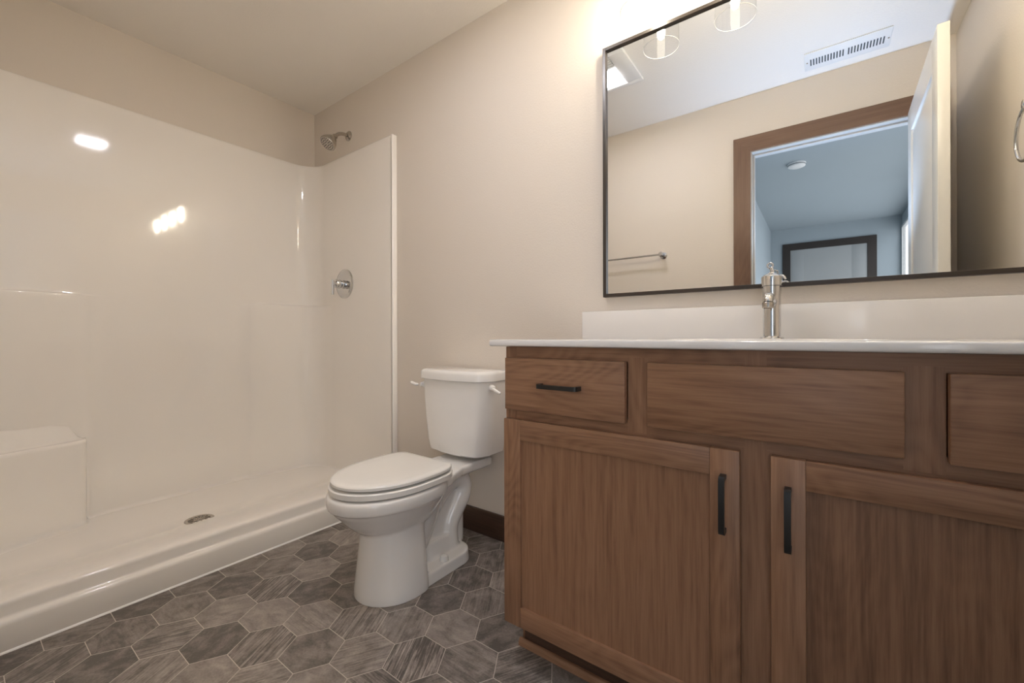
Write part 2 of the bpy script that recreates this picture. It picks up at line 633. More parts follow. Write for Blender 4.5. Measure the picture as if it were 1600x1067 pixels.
def panel_door(name, x0, x1, y0, y1, z0, z1, axis, rects, parent=None, paint='door_paint'):
    """molded panel door; axis: thickness axis. Raised field panels sit in a shallow recess on both faces."""
    t = Mesh(paint)
    if axis == 'y':
        def B(a0, a1, d0, d1, c0, c1, bev=0):
            t.box(a0, a1, d0, d1, c0, c1, bev=bev)
        L0, L1, D0, D1 = x0, x1, y0, y1
    else:
        def B(a0, a1, d0, d1, c0, c1, bev=0):
            t.box(d0, d1, a0, a1, c0, c1, bev=bev)
        L0, L1, D0, D1 = y0, y1, x0, x1
    dm = (D0 + D1) / 2
    st, zs = rects
    a0, a1 = L0 + st, L1 - st
    B(L0, a0, D0, D1, z0, z1, .0015)
    B(a1, L1, D0, D1, z0, z1, .0015)
    prev = z0
    for (p0, p1) in zs:
        B(a0, a1, D0, D1, prev, p0, .0)
        B(a0, a1, D0 + .008, D1 - .008, p0, p1)
        g = .028
        B(a0 + g, a1 - g, D0 + .003, D1 - .003, p0 + g, p1 - g, .005)
        prev = p1
    B(a0, a1, D0, D1, prev, z1, .0)
    return t.build(name, parent)


# open bathroom door against the right wall
d1 = thing('door_1', 'white panel door standing open beside the right wall', 'door', (3.19, YF + .005, 0))
d1['kind'] = 'structure'
d1.rotation_euler = (0, 0, math.radians(1.3))
DL = .80
leaf = panel_door('leaf', 3.156, 3.190, YF + .012, YF + .012 + DL, .010, 2.088, 'x', (.115, ((.22, .90), (1.05, 1.96))), d1)
k = Mesh('nickel')
for sx, x in ((-1, 3.156), (1, 3.190)):
    k.lathe([(.030, 0), (.030, .006), (.011, .010), (.011, .032), (.024, .040), (.027, .052), (.020, .060), (.0, .062)], (x, YF + DL - .055, .95), (sx, 0, 0), seg=28)
k.build('knob', d1)
for z in (.25, 1.05, 1.85):
    Mesh('nickel').cyl((3.198, YF + .008, z - .045), (3.198, YF + .008, z + .045), .006).build('hinge', d1)

# far hall door
struct(casing('trim_3', 2.44, 3.28, 2.13, .094, HALL_Y, HALL_Y + .018, ('espresso', 'espresso'), 0.0), 'dark casing around the white door at the far end of the hall', 'door casing')
d2 = thing('door_2', 'white panel door with dark casing at the far end of the hall', 'door', (2.86, HALL_Y, 0))
d2['kind'] = 'structure'
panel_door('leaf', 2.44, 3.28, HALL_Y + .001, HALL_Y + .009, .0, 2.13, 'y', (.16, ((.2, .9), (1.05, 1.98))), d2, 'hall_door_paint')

# ------------------------------------------------------------------ shower stall
XS, YB, YE = .030, -.030, YF + .030
ZT = 2.055
sh = thing('shower_stall', 'glossy cream one-piece shower stall with seat and low threshold', 'shower', (.45, YF / 2, 0))


def plan(lower):
    segs = []
    segs.append([(.866 - (.866 - .20) * k / 8, YB) for k in range(8)])
    if not lower:
        c = [(.20, YB), (.18, YB)] + arc(.16, YB - .13, .13, 90, 180, 14) + [(XS, YB - .13 - .27 * k / 6) for k in range(1, 6)]
    else:
        c = [(.26, YB), (.235, YB - .001), (.205, YB - .004)] + arc(.205, YB - .134, .13, 90, 172, 13)[1:] + [
            (.076, YB - .15), (.072, YB - .20), (.066, YB - .26), (.059, YB - .32), (.050, YB - .37), (.041, YB - .395), (XS, YB - .41)]
    n = 26
    # resample to n points
    L = [0]
    for a, b in zip(c, c[1:]):
        L.append(L[-1] + math.hypot(a[0] - b[0], a[1] - b[1]))
    out = []
    for k in range(n):
        s = L[-1] * k / (n - 1)
        i = max(q for q in range(len(L)) if L[q] <= s + 1e-9)
        i = min(i, len(c) - 2)
        t = (s - L[i]) / (L[i + 1] - L[i])
        out.append((c[i][0] * (1 - t) + c[i + 1][0] * t, c[i][1] * (1 - t) + c[i + 1][1] * t))
    segs.append(out)
    half = segs[0] + segs[1]
    ym = (YB + YE) / 2
    other = [(x, 2 * ym - y) for x, y in reversed(half)]
    mid = [(XS, half[-1][1] + (other[0][1] - half[-1][1]) * k / 12) for k in range(1, 12)]
    return half + mid + other


up, lo = plan(False), plan(True)


def inset(pl, d):
    """move a plan inward by d (towards the shower's middle)"""
    cx, cy = .50, YF / 2
    out = []
    n = len(pl)
    for i, (x, y) in enumerate(pl):
        ax, ay = pl[max(i - 1, 0)]
        bx, by = pl[min(i + 1, n - 1)]
        tx, ty = bx - ax, by - ay
        l = math.hypot(tx, ty) or 1
        nx, ny = -ty / l, tx / l
        if nx * (cx - x) + ny * (cy - y) < 0:
            nx, ny = -nx, -ny
        if i in (0, n - 1):
            nx = 0
        out.append((x + nx * d, y + ny * d))
    return out


def mixp(a, b, t):
    return [(p[0] * (1 - t) + q[0] * t, p[1] * (1 - t) + q[1] * t) for p, q in zip(a, b)]


rows = []
FL = .088
for k in range(6):                      # cove between pan and wall
    a = PI / 2 * k / 5
    d = .018 * (1 - math.sin(a))
    rows.append((inset(lo, d), FL + .018 * (1 - math.cos(a))))
for z in (.2, .5, .8, 1.10):
    rows.append((lo, z))
for k in range(1, 6):                   # rounded ledge at the shelf height
    a = PI / 2 * k / 5
    rows.append((mixp(lo, up, .12 * (1 - math.cos(a))), 1.118 + .010 * math.sin(a)))
rows.append((mixp(lo, up, .85), 1.129))
rows.append((mixp(lo, up, .97), 1.133))
rows.append((up, 1.145))
for z in (1.3, 1.6, 1.9, 2.03, ZT - .008):
    rows.append((up, z))
rows.append((inset(up, -.003), ZT - .002))
rows.append((inset(up, -.009), ZT))


def outer(pl):                          # back of the panel, at the room's walls
    out = []
    n = len(pl)
    ym = YF / 2
    for i, (x, y) in enumerate(pl):
        if x > .2 or i < 8 or i >= n - 8:
            out.append((x, -0.001 if y > ym else YF + .001))
        else:
            out.append(None)
    # corners: project to the two wall planes by parameter
    for i in range(n):
        if out[i] is None:
            x, y = pl[i]
            dy = (-0.001 - y) if y > ym else (y - YF - .001)
            if x < dy:
                out[i] = (.001, y)
            else:
                out[i] = (x, -0.001 if y > ym else YF + .001)
    return out


ob = outer(up)
rows.append((ob, ZT))
m = Mesh('acrylic')
m.loft([[(x, y, z) for x, y in pl] for pl, z in rows], cap0=False, cap1=False, closed=False)
# front edges of the two end panels: a rounded bead that returns to the wall
for y0, y1 in ((YB, -.001), (YE, YF + .001)):
    s = 1 if y1 > y0 else -1
    ring = [(.866, y0), (.870, y0 + s * .001), (.8735, y0 + s * .004), (.875, y0 + s * .008), (.875, y1), (.862, y1), (.862, y0)]
    m.loft([[(x, y, .0) for x, y in ring], [(x, y, ZT - .004) for x, y in ring], [(x - .004 if x > .864 else x, y, ZT) for x, y in ring]])
m.build('surround', sh, angle=50)

# pan with threshold, extruded along y
prof = [(.845, 0), (.848, .012), (.846, .078), (.844, .087), (.839, .0925), (.832, .0945), (.8285, .097), (.827, .102), (.8245, .130), (.8235, .137),
        (.8205, .1415), (.815, .144), (.805, .1450), (.785, .1445), (.75, .141), (.70, .133), (.64, .121), (.58, .108), (.53, .097), (.50, .0915), (.40, .0895), (.25, .089), (.10, .0885), (.03, .089), (.005, .089)]
ny = 40
m = Mesh('acrylic')
y0p, y1p = YF + .002, -.002
m.loft([[(x, y0p + (y1p - y0p) * k / ny, z) for x, z in prof] for k in range(ny + 1)], cap0=False, cap1=False, closed=False)
m.build('shower_pan', sh, angle=60)

m = Mesh('caulk')
m.loft([[(.8455, y, .0002), (.852, y, .0002), (.851, y, .003), (.8475, y, .0055), (.8455, y, .006)] for y in (y0p, y1p)])
m.build('caulk_bead', sh)

# corner seat at the doorway end
fr = [(.030, -1.118), (.060, -1.118), (.088, -1.121), (.108, -1.129), (.121, -1.144), (.130, -1.165), (.146, -1.215), (.168, -1.290), (.195, -1.370), (.232, -1.435), (.290, -1.480), (.36, YE)]
wl = [(.031, -1.120), (.031, -1.122), (.031, -1.126), (.031, -1.135), (.031, -1.15), (.031, -1.18), (.031, -1.24), (.031, -1.33), (.033, -1.44), (.045, YE + .012), (.12, YE + .002), (.34, YE + .001)]
rows_s = []
for (fx, fy), (wx, wy) in zip(fr, wl):
    r = []
    nx, ny_ = wx - fx, wy - fy
    d = math.hypot(nx, ny_) or 1e-6
    ux, uy = nx / d, ny_ / d
    for q in range(5):
        a = PI / 2 * q / 4
        o_ = .028 * (1 - math.sin(a))
        r.append((fx - ux * o_, fy - uy * o_, FL + .028 * (1 - math.cos(a))))
    r.append((fx, fy, .30))
    for q in range(6):
        a = PI / 2 * q / 5
        rr = min(.016, d * .4)
        r.append((fx + ux * rr * (1 - math.cos(a)), fy + uy * rr * (1 - math.cos(a)), .452 + .016 * math.sin(a)))
    for q in range(1, 10):
        t = q / 9
        s0 = min(.016, d * .4)
        dd = s0 + (d - s0) * t
        rem = d - dd
        c_ = min(1, max(0, (t - .12) / .74))
        e_ = min(1, max(0, (-1.130 - wy) / .07))
        rise = .092 * c_ * c_ * (3 - 2 * c_) * e_ * e_ * (3 - 2 * e_)
        r.append((fx + ux * dd, fy + uy * dd, .468 + rise))
    rows_s.append(r)
m = Mesh('acrylic')
m.loft(rows_s, cap0=False, cap1=False, closed=False)
m.build('corner_seat', sh, angle=60)

# drain
dr = Mesh('nickel', 'drain_dark')
DC = (.485, -.812, .0905)
dr.lathe([(.056, -.004), (.056, .002), (.053, .004), (.044, .004), (.041, .002)], DC, seg=48, mi=0, cap1=False)
dr.lathe([(.0415, .0015), (.0001, .0015)], DC, seg=48, mi=1, cap0=False)
for q in range(6):
    a = q * PI / 6
    ca, sa = math.cos(a), math.sin(a)
    p0 = Vector(DC) + Vector((ca * .043, sa * .043, .003))
    p1 = Vector(DC) - Vector((ca * .043, sa * .043, -.003))
    dr.cyl(p0, p1, .0022, seg=8)
dr.lathe([(.022, .001), (.022, .004), (.018, .004), (.018, .001)], DC, seg=32)
dr.build('drain', sh)

# shower head on the vanity-side wall
hd = thing('showerhead', 'brushed metal shower head on a curved arm high above the shower corner', 'shower head', (.410, 0, 2.180))
Mesh('nickel').lathe([(.031, 0), (.031, .004), (.024, .011), (.013, .016)], (.410, 0, 2.182), (0, -1, 0)).build('flange', hd)
Mesh('nickel').tube([(.410, -.004, 2.182), (.410, -.035, 2.181), (.410, -.060, 2.174), (.410, -.080, 2.160), (.410, -.094, 2.144)], .0105, sub=5, seg=20).build('arm', hd)
ax = Vector((0, -.62, -.78)).normalized()
m = Mesh('nickel')
m.lathe([(.013, -.004), (.0165, .002), (.0165, .014), (.019, .018), (.026, .026), (.040, .050), (.0475, .068), (.0485, .078), (.046, .083)], (.410, -.092, 2.147), ax, seg=48, cap1=False)
hb = m.build('head', hd)
m = Mesh('nickel', 'rubber_dark')
ctr = Vector((.410, -.092, 2.147)) + ax * .082
m.lathe([(.0465, 0), (.044, .002), (.0001, .002)], ctr, ax, seg=48)
u = ax.orthogonal().normalized()
v = ax.cross(u)
for rr, nn in ((.012, 6), (.024, 12), (.036, 18)):
    for q in range(nn):
        a = 2 * PI * q / nn
        c = ctr + (u * math.cos(a) + v * math.sin(a)) * rr
        m.cyl(c, c + ax * .0045, .0021, mi=1, seg=8)
m.build('spray_face', hd)

vv = thing('shower_valve', 'round chrome shower valve with lever handle on the shower end wall', 'shower valve', (.410, YB, 1.255))
Mesh('chrome').lathe([(.091, 0), (.091, .003), (.086, .007), (.070, .0095), (.03, .011)], (.410, YB, 1.255), (0, -1, 0), seg=56).build('plate', vv)
m = Mesh('chrome')
m.lathe([(.026, .008), (.026, .022), (.022, .025), (.022, .036), (.027, .039), (.027, .060), (.024, .064), (.012, .066), (.010, .082)], (.410, YB, 1.250), (0, -1, 0), seg=36)
m.build('hub', vv)
Mesh('chrome').cyl((.410, -.112, 1.272), (.410, -.112, 1.182), .0085, seg=24, bev=.002).build('lever', vv)

# ------------------------------------------------------------------ toilet
TX = 1.475
to = thing('toilet', 'white two-piece toilet with closed lid beside the vanity', 'toilet', (TX, -.40, 0))


def egg(yc, a, b, w, z, n=56, ef=2.0, eb=2.6, flat=None):
    """egg ring: front extent a, back extent b, half width w"""
    r = []
    for k in range(n):
        t = 2 * PI * k / n
        c, s = math.cos(t), math.sin(t)
        e = ef if s < 0 else eb
        x = math.copysign(abs(c) ** (2 / e), c) * w
        y = math.copysign(abs(s) ** (2 / e), s) * (a if s < 0 else b)
        yy = yc + y
        if flat is not None:
            yy = min(yy, flat)
        r.append((TX + x, yy, z))
    return r


cm = Mesh('ceramic')
# bowl
cm.loft([egg(-.50, .105, .14, .090, .14), egg(-.50, .122, .15, .100, .222), egg(-.50, .155, .155, .122, .245), egg(-.50, .183, .165, .142, .272), egg(-.50, .208, .18, .160, .302), egg(-.50, .226, .19, .170, .321),
         egg(-.50, .232, .195, .175, .333), egg(-.50, .243, .20, .185, .337), egg(-.50, .245, .20, .187, .360), egg(-.50, .243, .20, .186, .376), egg(-.50, .235, .195, .179, .382)])
# pedestal column
cm.loft([[(x + .013, y, z) for x, y, z in r_] for r_ in (egg(-.50, .150, .075, .137, -.02, eb=4), egg(-.50, .149, .075, .136, .02, eb=4), egg(-.50, .140, .075, .126, .10, eb=4), egg(-.50, .132, .075, .116, .18, eb=4), egg(-.50, .127, .075, .109, .235, eb=4), egg(-.50, .11, .07, .096, .26, eb=4))])
# foot plate


def slab(x0, x1, y0, y1, z0, z1, r, n=8, top=.0):
    pts = []
    for cx_, cy_, a0 in ((x1 - r, y1 - r, 0), (x0 + r, y1 - r, 90), (x0 + r, y0 + r, 180), (x1 - r, y0 + r, 270)):
        for k in range(n + 1):
            a = math.radians(a0 + 90 * k / n)
            pts.append((cx_ + r * math.cos(a), cy_ + r * math.sin(a)))
    cx_, cy_ = (x0 + x1) / 2, (y0 + y1) / 2
    return pts, cx_, cy_


def add_slab(M_, x0, x1, y0, y1, z0, z1, r, taper=0.0, mi=0):
    p, cx_, cy_ = slab(x0, x1, y0, y1, z0, z1, r)
    sx, sy = 1 - 2 * taper / (x1 - x0), 1 - 2 * taper / (y1 - y0)
    M_.loft([[(x, y, z0) for x, y in p], [(cx_ + (x - cx_) * sx, cy_ + (y - cy_) * sy, z1) for x, y in p]], mi)


add_slab(cm, TX - .138, TX + .138, -.52, -.165, -.02, .043, .085, .006)
# web, trapway, outlet block
add_slab(cm, TX - .042, TX + .042, -.44, -.13, .03, .36, .04)
for s in (-1, 1):
    cm.tube([(TX + s * .030, -.40, .150), (TX + s * .030, -.34, .220), (TX + s * .030, -.27, .290), (TX + s * .030, -.205, .318), (TX + s * .030, -.158, .290), (TX + s * .030, -.162, .235),
             (TX + s * .030, -.205, .175), (TX + s * .030, -.232, .125), (TX + s * .030, -.235, .04)], [.034, .038, .042, .045, .047, .046, .043, .040, .044], sub=4, seg=18)
add_slab(cm, TX - .074, TX + .074, -.40, -.19, .02, .108, .03, .012)
cm.tube([(TX, -.50, .10), (TX, -.43, .16), (TX, -.36, .28), (TX, -.33, .35)], [.10, .095, .09, .085], sub=4, seg=20)
# deck under the tank
dk = []
for z, g in ((.325, .045), (.342, .012), (.352, .002), (.377, 0), (.383, .006)):
    ring = []
    P_ = [(-.150 + g, -.50), (-.158 + g, -.40), (-.150 + g, -.33), (-.126 + g, -.28), (-.106 + g, -.22), (-.104 + g, -.15), (-.108 + g, -.09), (-.108 + g, -.03 - g * .3)]
    ring = [(TX + x, y, z) for x, y in P_] + [(TX - x, y, z) for x, y in reversed(P_)]
    dk.append(ring)
cm.loft(dk)
body = cm.build('bowl', to)
md = body.modifiers.new('fuse', 'REMESH')
md.mode = 'VOXEL'
md.voxel_size = .0045
sm = body.modifiers.new('soften', 'SMOOTH')
sm.factor = .5
sm.iterations = 7
dg = bpy.context.evaluated_depsgraph_get()
dg.update()
nm = bpy.data.meshes.new_from_object(body.evaluated_get(dg))
body.modifiers.clear()
body.data = nm
tb_ = bmesh.new()
tb_.from_mesh(nm)
cut = bmesh.ops.bisect_plane(tb_, geom=tb_.verts[:] + tb_.edges[:] + tb_.faces[:], plane_co=(0, 0, .0005), plane_no=(0, 0, -1), clear_outer=True)
bmesh.ops.holes_fill(tb_, edges=[e for e in tb_.edges if e.is_boundary])
tb_.to_mesh(nm)
tb_.free()
for p_ in nm.polygons:
    p_.use_smooth = True
if not nm.materials:
    nm.materials.append(MATS['ceramic'])

# seat and lid
m = Mesh('seat_plastic')
for_seat = [(.3875, .004), (.3895, 0), (.406, 0), (.4095, .004)]
m.loft([egg(-.495, .241 - g, .19, .184 - g, z, eb=4, flat=-.318 - g) for z, g in for_seat])
m.build('seat', to)
m = Mesh('seat_plastic')
m.loft([egg(-.495, .234 - g, .19, .178 - g, z, eb=4, flat=-.320 - g) for z, g in ((.4165, .003), (.4185, 0), (.427, 0), (.4305, .003), (.4325, .008), (.434, .03), (.4345, .08))])
m.build('lid', to)
for s in (-1, 1):
    m = Mesh('seat_plastic')
    m.box(TX + s * .075 - .018, TX + s * .075 + .018, -.318, -.285, .381, .412, bev=.006)
    m.cyl((TX + s * .075 - .02, -.302, .410), (TX + s * .075 + .02, -.302, .410), .008)
    m.build('hinge', to)
for s in (-1, 1):
    Mesh('seat_plastic').lathe([(.017, 0), (.017, .012), (.014, .022), (.007, .026), (0, .0265)], (TX + s * .108, -.335, .041), seg=24).build('bolt_cap', to)
# tank: bowed front


def tank_ring(w, yf, bow, z, g=0.0):
    pts = []
    n = 40
    w -= g
    for k in range(n + 1):
        t = -1 + 2 * k / n
        c = .035
        x = t * w
        y = yf - bow * (1 - t * t) + g
        e = max(0, (abs(t) - .78) / .22)
        y += .050 * e ** 2.0
        pts.append((TX - .010 + x, y, z))
    yb = -.018 - g
    pts += [(TX - .010 + w, yf + .07, z), (TX - .010 + w, yb, z), (TX - .010 - w, yb, z), (TX - .010 - w, yf + .07, z)]
    return pts


m = Mesh('ceramic')
m.loft([tank_ring(.150, -.150, .022, .400, .02), tank_ring(.160, -.158, .024, .404, .008), tank_ring(.168, -.162, .026, .414, 0), tank_ring(.178, -.168, .028, .46), tank_ring(.190, -.172, .030, .56), tank_ring(.198, -.175, .030, .66), tank_ring(.200, -.176, .030, .735)])
m.build('tank', to, angle=45)
m = Mesh('ceramic')
m.loft([tank_ring(.209, -.186, .034, .735, .004), tank_ring(.210, -.187, .034, .739, 0), tank_ring(.210, -.187, .034, .766, 0), tank_ring(.210, -.187, .034, .774, .003), tank_ring(.210, -.187, .034, .779, .010), tank_ring(.210, -.187, .034, .781, .022)])
m.build('tank_lid', to, angle=45)
m = Mesh('ceramic')
m.lathe([(.0135, 0), (.0135, .006), (.010, .012), (.009, .020)], (TX - .188, -.172, .706), (-.25, -1, 0), seg=24)
m.tube([(TX - .208, -.196, .706), (TX - .208, -.204, .707), (TX - .232, -.204, .712), (TX - .244, -.200, .714)], [.0065, .007, .0075, .006], seg=14, sub=3)
m.build('flush_lever', to)
m = Mesh('ceramic')
m.lathe([(.013, 0), (.013, .010), (.011, .018), (.006, .024), (0, .025)], (TX + .194, -.140, .712), (1, -.5, 0), seg=24)
m.tube([(TX + .208, -.150, .710), (TX + .228, -.150, .700), (TX + .244, -.145, .692)], [.007, .0075, .006], seg=14, sub=3)
lv = m.build('flush_lever', to)

# ------------------------------------------------------------------ vanity
VX0, VX1 = 2.045, 3.332
YD = -.535                      # face frame plane
va = thing('vanity_cabinet', 'brown stained oak vanity cabinet with shaker doors and black pulls', 'cabinet', (2.69, -.27, 0))
m = Mesh('oak_along_z', 'oak_along_x')
KB = .105
m.box(VX0, VX0 + .018, YD + .019, -.003, KB, .900, 0)
m.box(VX1 - .018, VX1, YD + .019, -.003, 0.001, .900, 0)
m.box(VX0 + .018, VX1 - .018, YD + .04, -.003, KB, KB + .018, 1)
m.box(VX0 + .018, VX1 - .018, -.012, -.003, KB + .018, .900, 1)
m.box(VX0 + .002, VX0 + .020, YD + .08, -.003, 0.001, KB, 0)
m.build('carcass', va)
m = Mesh('oak_along_z', 'oak_along_x')
for x0, x1 in ((VX0, VX0 + .038), (2.660, 2.698), (VX1 - .038, VX1)):
    m.box(x0, x1, YD, YD + .019, KB, .900, 0)
for x0, x1 in ((2.412, 2.464), (2.899, 2.951)):
    m.box(x0, x1, YD, YD + .0188, .700, .8785, 0)
m.box(VX0 + .038, VX1 - .038, YD + .0002, YD + .0186, .868, .900, 1)
m.box(VX0 + .038, VX1 - .038, YD + .0002, YD + .0186, .672, .730, 1)
m.box(VX0 + .038, VX1 - .038, YD + .0002, YD + .0186, KB, KB + .045, 1)
m.box(2.652, 2.707, YD + .0001, YD + .0187, KB, .70, 0)
m.build('face_frame', va)
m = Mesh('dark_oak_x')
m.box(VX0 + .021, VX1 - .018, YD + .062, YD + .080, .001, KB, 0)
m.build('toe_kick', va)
m = Mesh('oak_along_x')
sh_p = [(0, 0), (-.012, 0), (-.012, .010), (-.009, .017), (-.004, .020), (0, .020)]
m.loft([[(x, YD + .062 + dy, .001 + dz) for dy, dz in sh_p] for x in (VX0 + .006, VX1 - .018)])
m.build('shoe_molding', va)


def bar_pull(parent, c, horiz, L=.122):
    """flat black bar pull with two square posts"""
    m_ = Mesh('black_metal')
    x, y, z = c
    h, w, d = L / 2, .0055, .028
    prof_ = [(-h, 0), (-h, -d + .008), (-h + .003, -d + .003), (-h + .009, -d), (h - .009, -d), (h - .003, -d + .003), (h, -d + .008), (h, 0), (h - .009, 0), (h - .010, -d + .012), (h - .014, -d + .009), (-h + .014, -d + .009), (-h + .010, -d + .012), (-h + .009, 0)]
    if horiz:
        r = [[(x + a, y + b, z + s * w) for a, b in prof_] for s in (-1, 1)]
    else:
        r = [[(x + s * w, y + b, z + a) for a, b in prof_] for s in (-1, 1)]
    m_.loft(r)
    return m_.build('pull', parent, angle=30)


YD0, YD1 = -.555, YD - .0005


def shaker(x0, x1, z0, z1, hx, hz0, hz1):
    m_ = Mesh('oak_along_z', 'oak_along_x')
    st = .056
    m_.box(x0, x0 + st, YD0, YD1, z0, z1, 0, bev=.0015)
    m_.box(x1 - st, x1, YD0, YD1, z0, z1, 0, bev=.0015)
    m_.box(x0 + st, x1 - st, YD0 + .0003, YD1, z1 - st, z1 - .0003, 1, bev=.0012)
    m_.box(x0 + st, x1 - st, YD0 + .0003, YD1, z0 + .0003, z0 + st, 1, bev=.0012)
    d_ = m_.build('door', va, at=None)
    Mesh('oak_veneer').box(x0 + st - .002, x1 - st + .002, YD0 + .009, YD1 - .002, z0 + st - .002, z1 - st + .002).build('panel', d_)
    bar_pull(d_, (hx, YD0, (hz0 + hz1) / 2), False, hz1 - hz0)
    return d_


shaker(2.051, 2.652, .114, .695, 2.6225, .526, .645)
shaker(2.706, 3.307, .114, .695, 2.7345, .522, .642)


def slab_front(name, x0, x1, z0, z1):
    m_ = Mesh('oak_along_x')
    m_.box(x0, x1, YD0, YD1, z0, z1, 0, bev=.0025)
    return m_.build(name, va)


d_ = slab_front('drawer', 2.055, 2.411, .722, .869)
bar_pull(d_, (2.236, YD0, .797), True)
slab_front('false_front', 2.464, 2.899, .722, .869)
d_ = slab_front('drawer', 2.952, 3.307, .722, .869)
bar_pull(d_, (3.13, YD0, .797), True)

# countertop with an integral basin
ct = thing('countertop', 'glossy white countertop with backsplash on the brown vanity', 'countertop', (2.67, -.28, .90))
CX0, CX1, CY0, CZ = 2.007, XR - .002, -.566, .921
bm_ = Mesh('marble_white')
b = bm_.bm
bxc, byc, ea, eb_ = 2.673, -.315, .235, .165
n = 64
ell = [(bxc + ea * math.cos(2 * PI * k / n), byc + eb_ * math.sin(2 * PI * k / n)) for k in range(n)]
rc = [(CX0 + .004, CY0 + .004), (CX1, CY0 + .004), (CX1, -.002), (CX0 + .004, -.002)]
ov = [b.verts.new((x, y, CZ)) for x, y in rc]
iv = [b.verts.new((x, y, CZ)) for x, y in ell]
es = [b.edges.new((ov[i], ov[(i + 1) % 4])) for i in range(4)] + [b.edges.new((iv[i], iv[(i + 1) % n])) for i in range(n)]
bmesh.ops.triangle_fill(b, use_beauty=True, use_dissolve=False, edges=es)
for f in [f for f in b.faces if all((v.co.x - bxc) ** 2 / ea ** 2 + (v.co.y - byc) ** 2 / eb_ ** 2 < 1.001 for v in f.verts)]:
    b.faces.remove(f)
prevr = ov
for g, z in ((.0015, CZ - .0012), (.000, CZ - .004), (.0, CZ - .015), (.001, CZ - .018), (.004, CZ - .0195)):
    rr = [b.verts.new(p) for p in ((CX0 + g, CY0 + g, z), (CX1, CY0 + g, z), (CX1, -.002, z), (CX0 + g, -.002, z))]
    for i in range(4):
        j = (i + 1) % 4
        b.faces.new((prevr[i], prevr[j], rr[j], rr[i]))
    prevr = rr
# underside around the bowl and the wall of the bowl opening
lv_ = [b.verts.new((x, y, CZ - .0195)) for x, y in ell]
for i in range(n):
    j = (i + 1) % n
    b.faces.new((iv[i], iv[j], lv_[j], lv_[i]))
es = [e for e in b.edges if e.verts[0] in prevr and e.verts[1] in prevr] + [e for e in b.edges if e.verts[0] in lv_ and e.verts[1] in lv_]
bmesh.ops.triangle_fill(b, use_beauty=True, use_dissolve=False, edges=es)
for f in [f for f in b.faces if all(v in lv_ for v in f.verts)]:
    b.faces.remove(f)
bm_.build('slab', ct, angle=60)
m = Mesh('marble_white')
rings = []
for s, z in ((1.0, 0), (.985, -.003), (.96, -.012), (.92, -.035), (.85, -.065), (.72, -.095), (.5, -.115), (.25, -.123), (.06, -.125)):
    rings.append([(bxc + ea * s * math.cos(2 * PI * k / n), byc + eb_ * s * math.sin(2 * PI * k / n), CZ + z) for k in range(n)])
m.loft(rings, cap0=False, cap1=True)
m.build('basin', ct, recalc=False)
m = Mesh('marble_white')
m.box(2.030, CX1, -.022, -.002, CZ - .001, 1.024, bev=.003)
m.build('backsplash', ct)
m = Mesh('chrome')
m.lathe([(.022, 0), (.022, .003), (.016, .005), (0, .006)], (bxc, byc, CZ - .1249), seg=32)
m.build('basin_drain', ct)

# faucet
FX, FY = 2.672, -.098
fa = thing('faucet', 'single-handle chrome faucet on the white countertop before the mirror', 'faucet', (FX, FY, CZ))
Mesh('chrome').lathe([(.030, 0), (.030, .003), (.026, .006), (.0225, .008)], (FX, FY, CZ), seg=48).build('base_ring', fa)
m = Mesh('chrome')
m.lathe([(.0225, .006), (.0225, .118), (.0228, .124), (.0245, .140), (.0250, .147), (.0250, .150)], (FX, FY, CZ), seg=48)
m.build('body', fa)
m = Mesh('chrome')
m.lathe([(.0236, .150), (.0256, .1515), (.0256, .174), (.0250, .178), (.019, .183), (.010, .187), (.007, .190)], (FX, FY, CZ), seg=48)
hub = m.build('handle_hub', fa)
m = Mesh('chrome')
m.tube([(FX + .001, FY, CZ + .186), (FX + .001, FY + .001, CZ + .196), (FX - .001, FY + .002, CZ + .203)], [.0062, .0048, .0042], seg=14, sub=3)
ring = [(FX - .0035 + .0068 * math.cos(2 * PI * k / 24), FY + .002, CZ + .2105 + .0068 * math.sin(2 * PI * k / 24)) for k in range(25)]
m.tube(ring, .0026, seg=10)
m.tube([(FX + .018, FY + .004, CZ + .177), (FX + .027, FY + .004, CZ + .178), (FX + .034, FY + .004, CZ + .168)], [.005, .0045, .003], seg=10, sub=3)
m.build('lever', fa)
m = Mesh('chrome')
m.tube([(FX, FY - .004, CZ + .100), (FX, FY - .035, CZ + .108), (FX, FY - .070, CZ + .113), (FX, FY - .090, CZ + .112), (FX, FY - .102, CZ + .106), (FX, FY - .106, CZ + .097)], [.0140, .0138, .0134, .0130, .0126, .0124], seg=24, sub=5)
m.build('spout', fa)
Mesh('nickel', 'rubber_dark').lathe([(.0128, 0), (.0138, .002), (.0138, .014), (.0125, .0155), (.0100, .0155), (.0098, .012), (0, .012)], (FX, FY - .1062, CZ + .0975), (0, -.06, -1), seg=32).build('aerator', fa)

# mirror
MX0, MX1, MZ0, MZ1 = 2.119, 3.245, 1.076, 2.021
mr = thing('wall_mirror', 'large rectangular wall mirror in thin black frame above the vanity', 'mirror', (2.682, 0, MZ0))
m = Mesh('bronze_frame')
fw, fd = .0125, .022
m.box(MX0, MX0 + fw, -fd, -.001, MZ0, MZ1, bev=.0008, seg=1)
m.box(MX1 - fw, MX1, -fd, -.001, MZ0, MZ1, bev=.0008, seg=1)
m.box(MX0 + fw, MX1 - fw, -fd, -.001, MZ0, MZ0 + fw, bev=.0008, seg=1)
m.box(MX0 + fw, MX1 - fw, -fd, -.001, MZ1 - fw, MZ1, bev=.0008, seg=1)
m.build('frame', mr)
Mesh('mirror_silver').box(MX0 + fw - .002, MX1 - fw + .002, -.012, -.006, MZ0 + fw - .002, MZ1 - fw + .002).build('glass', mr)

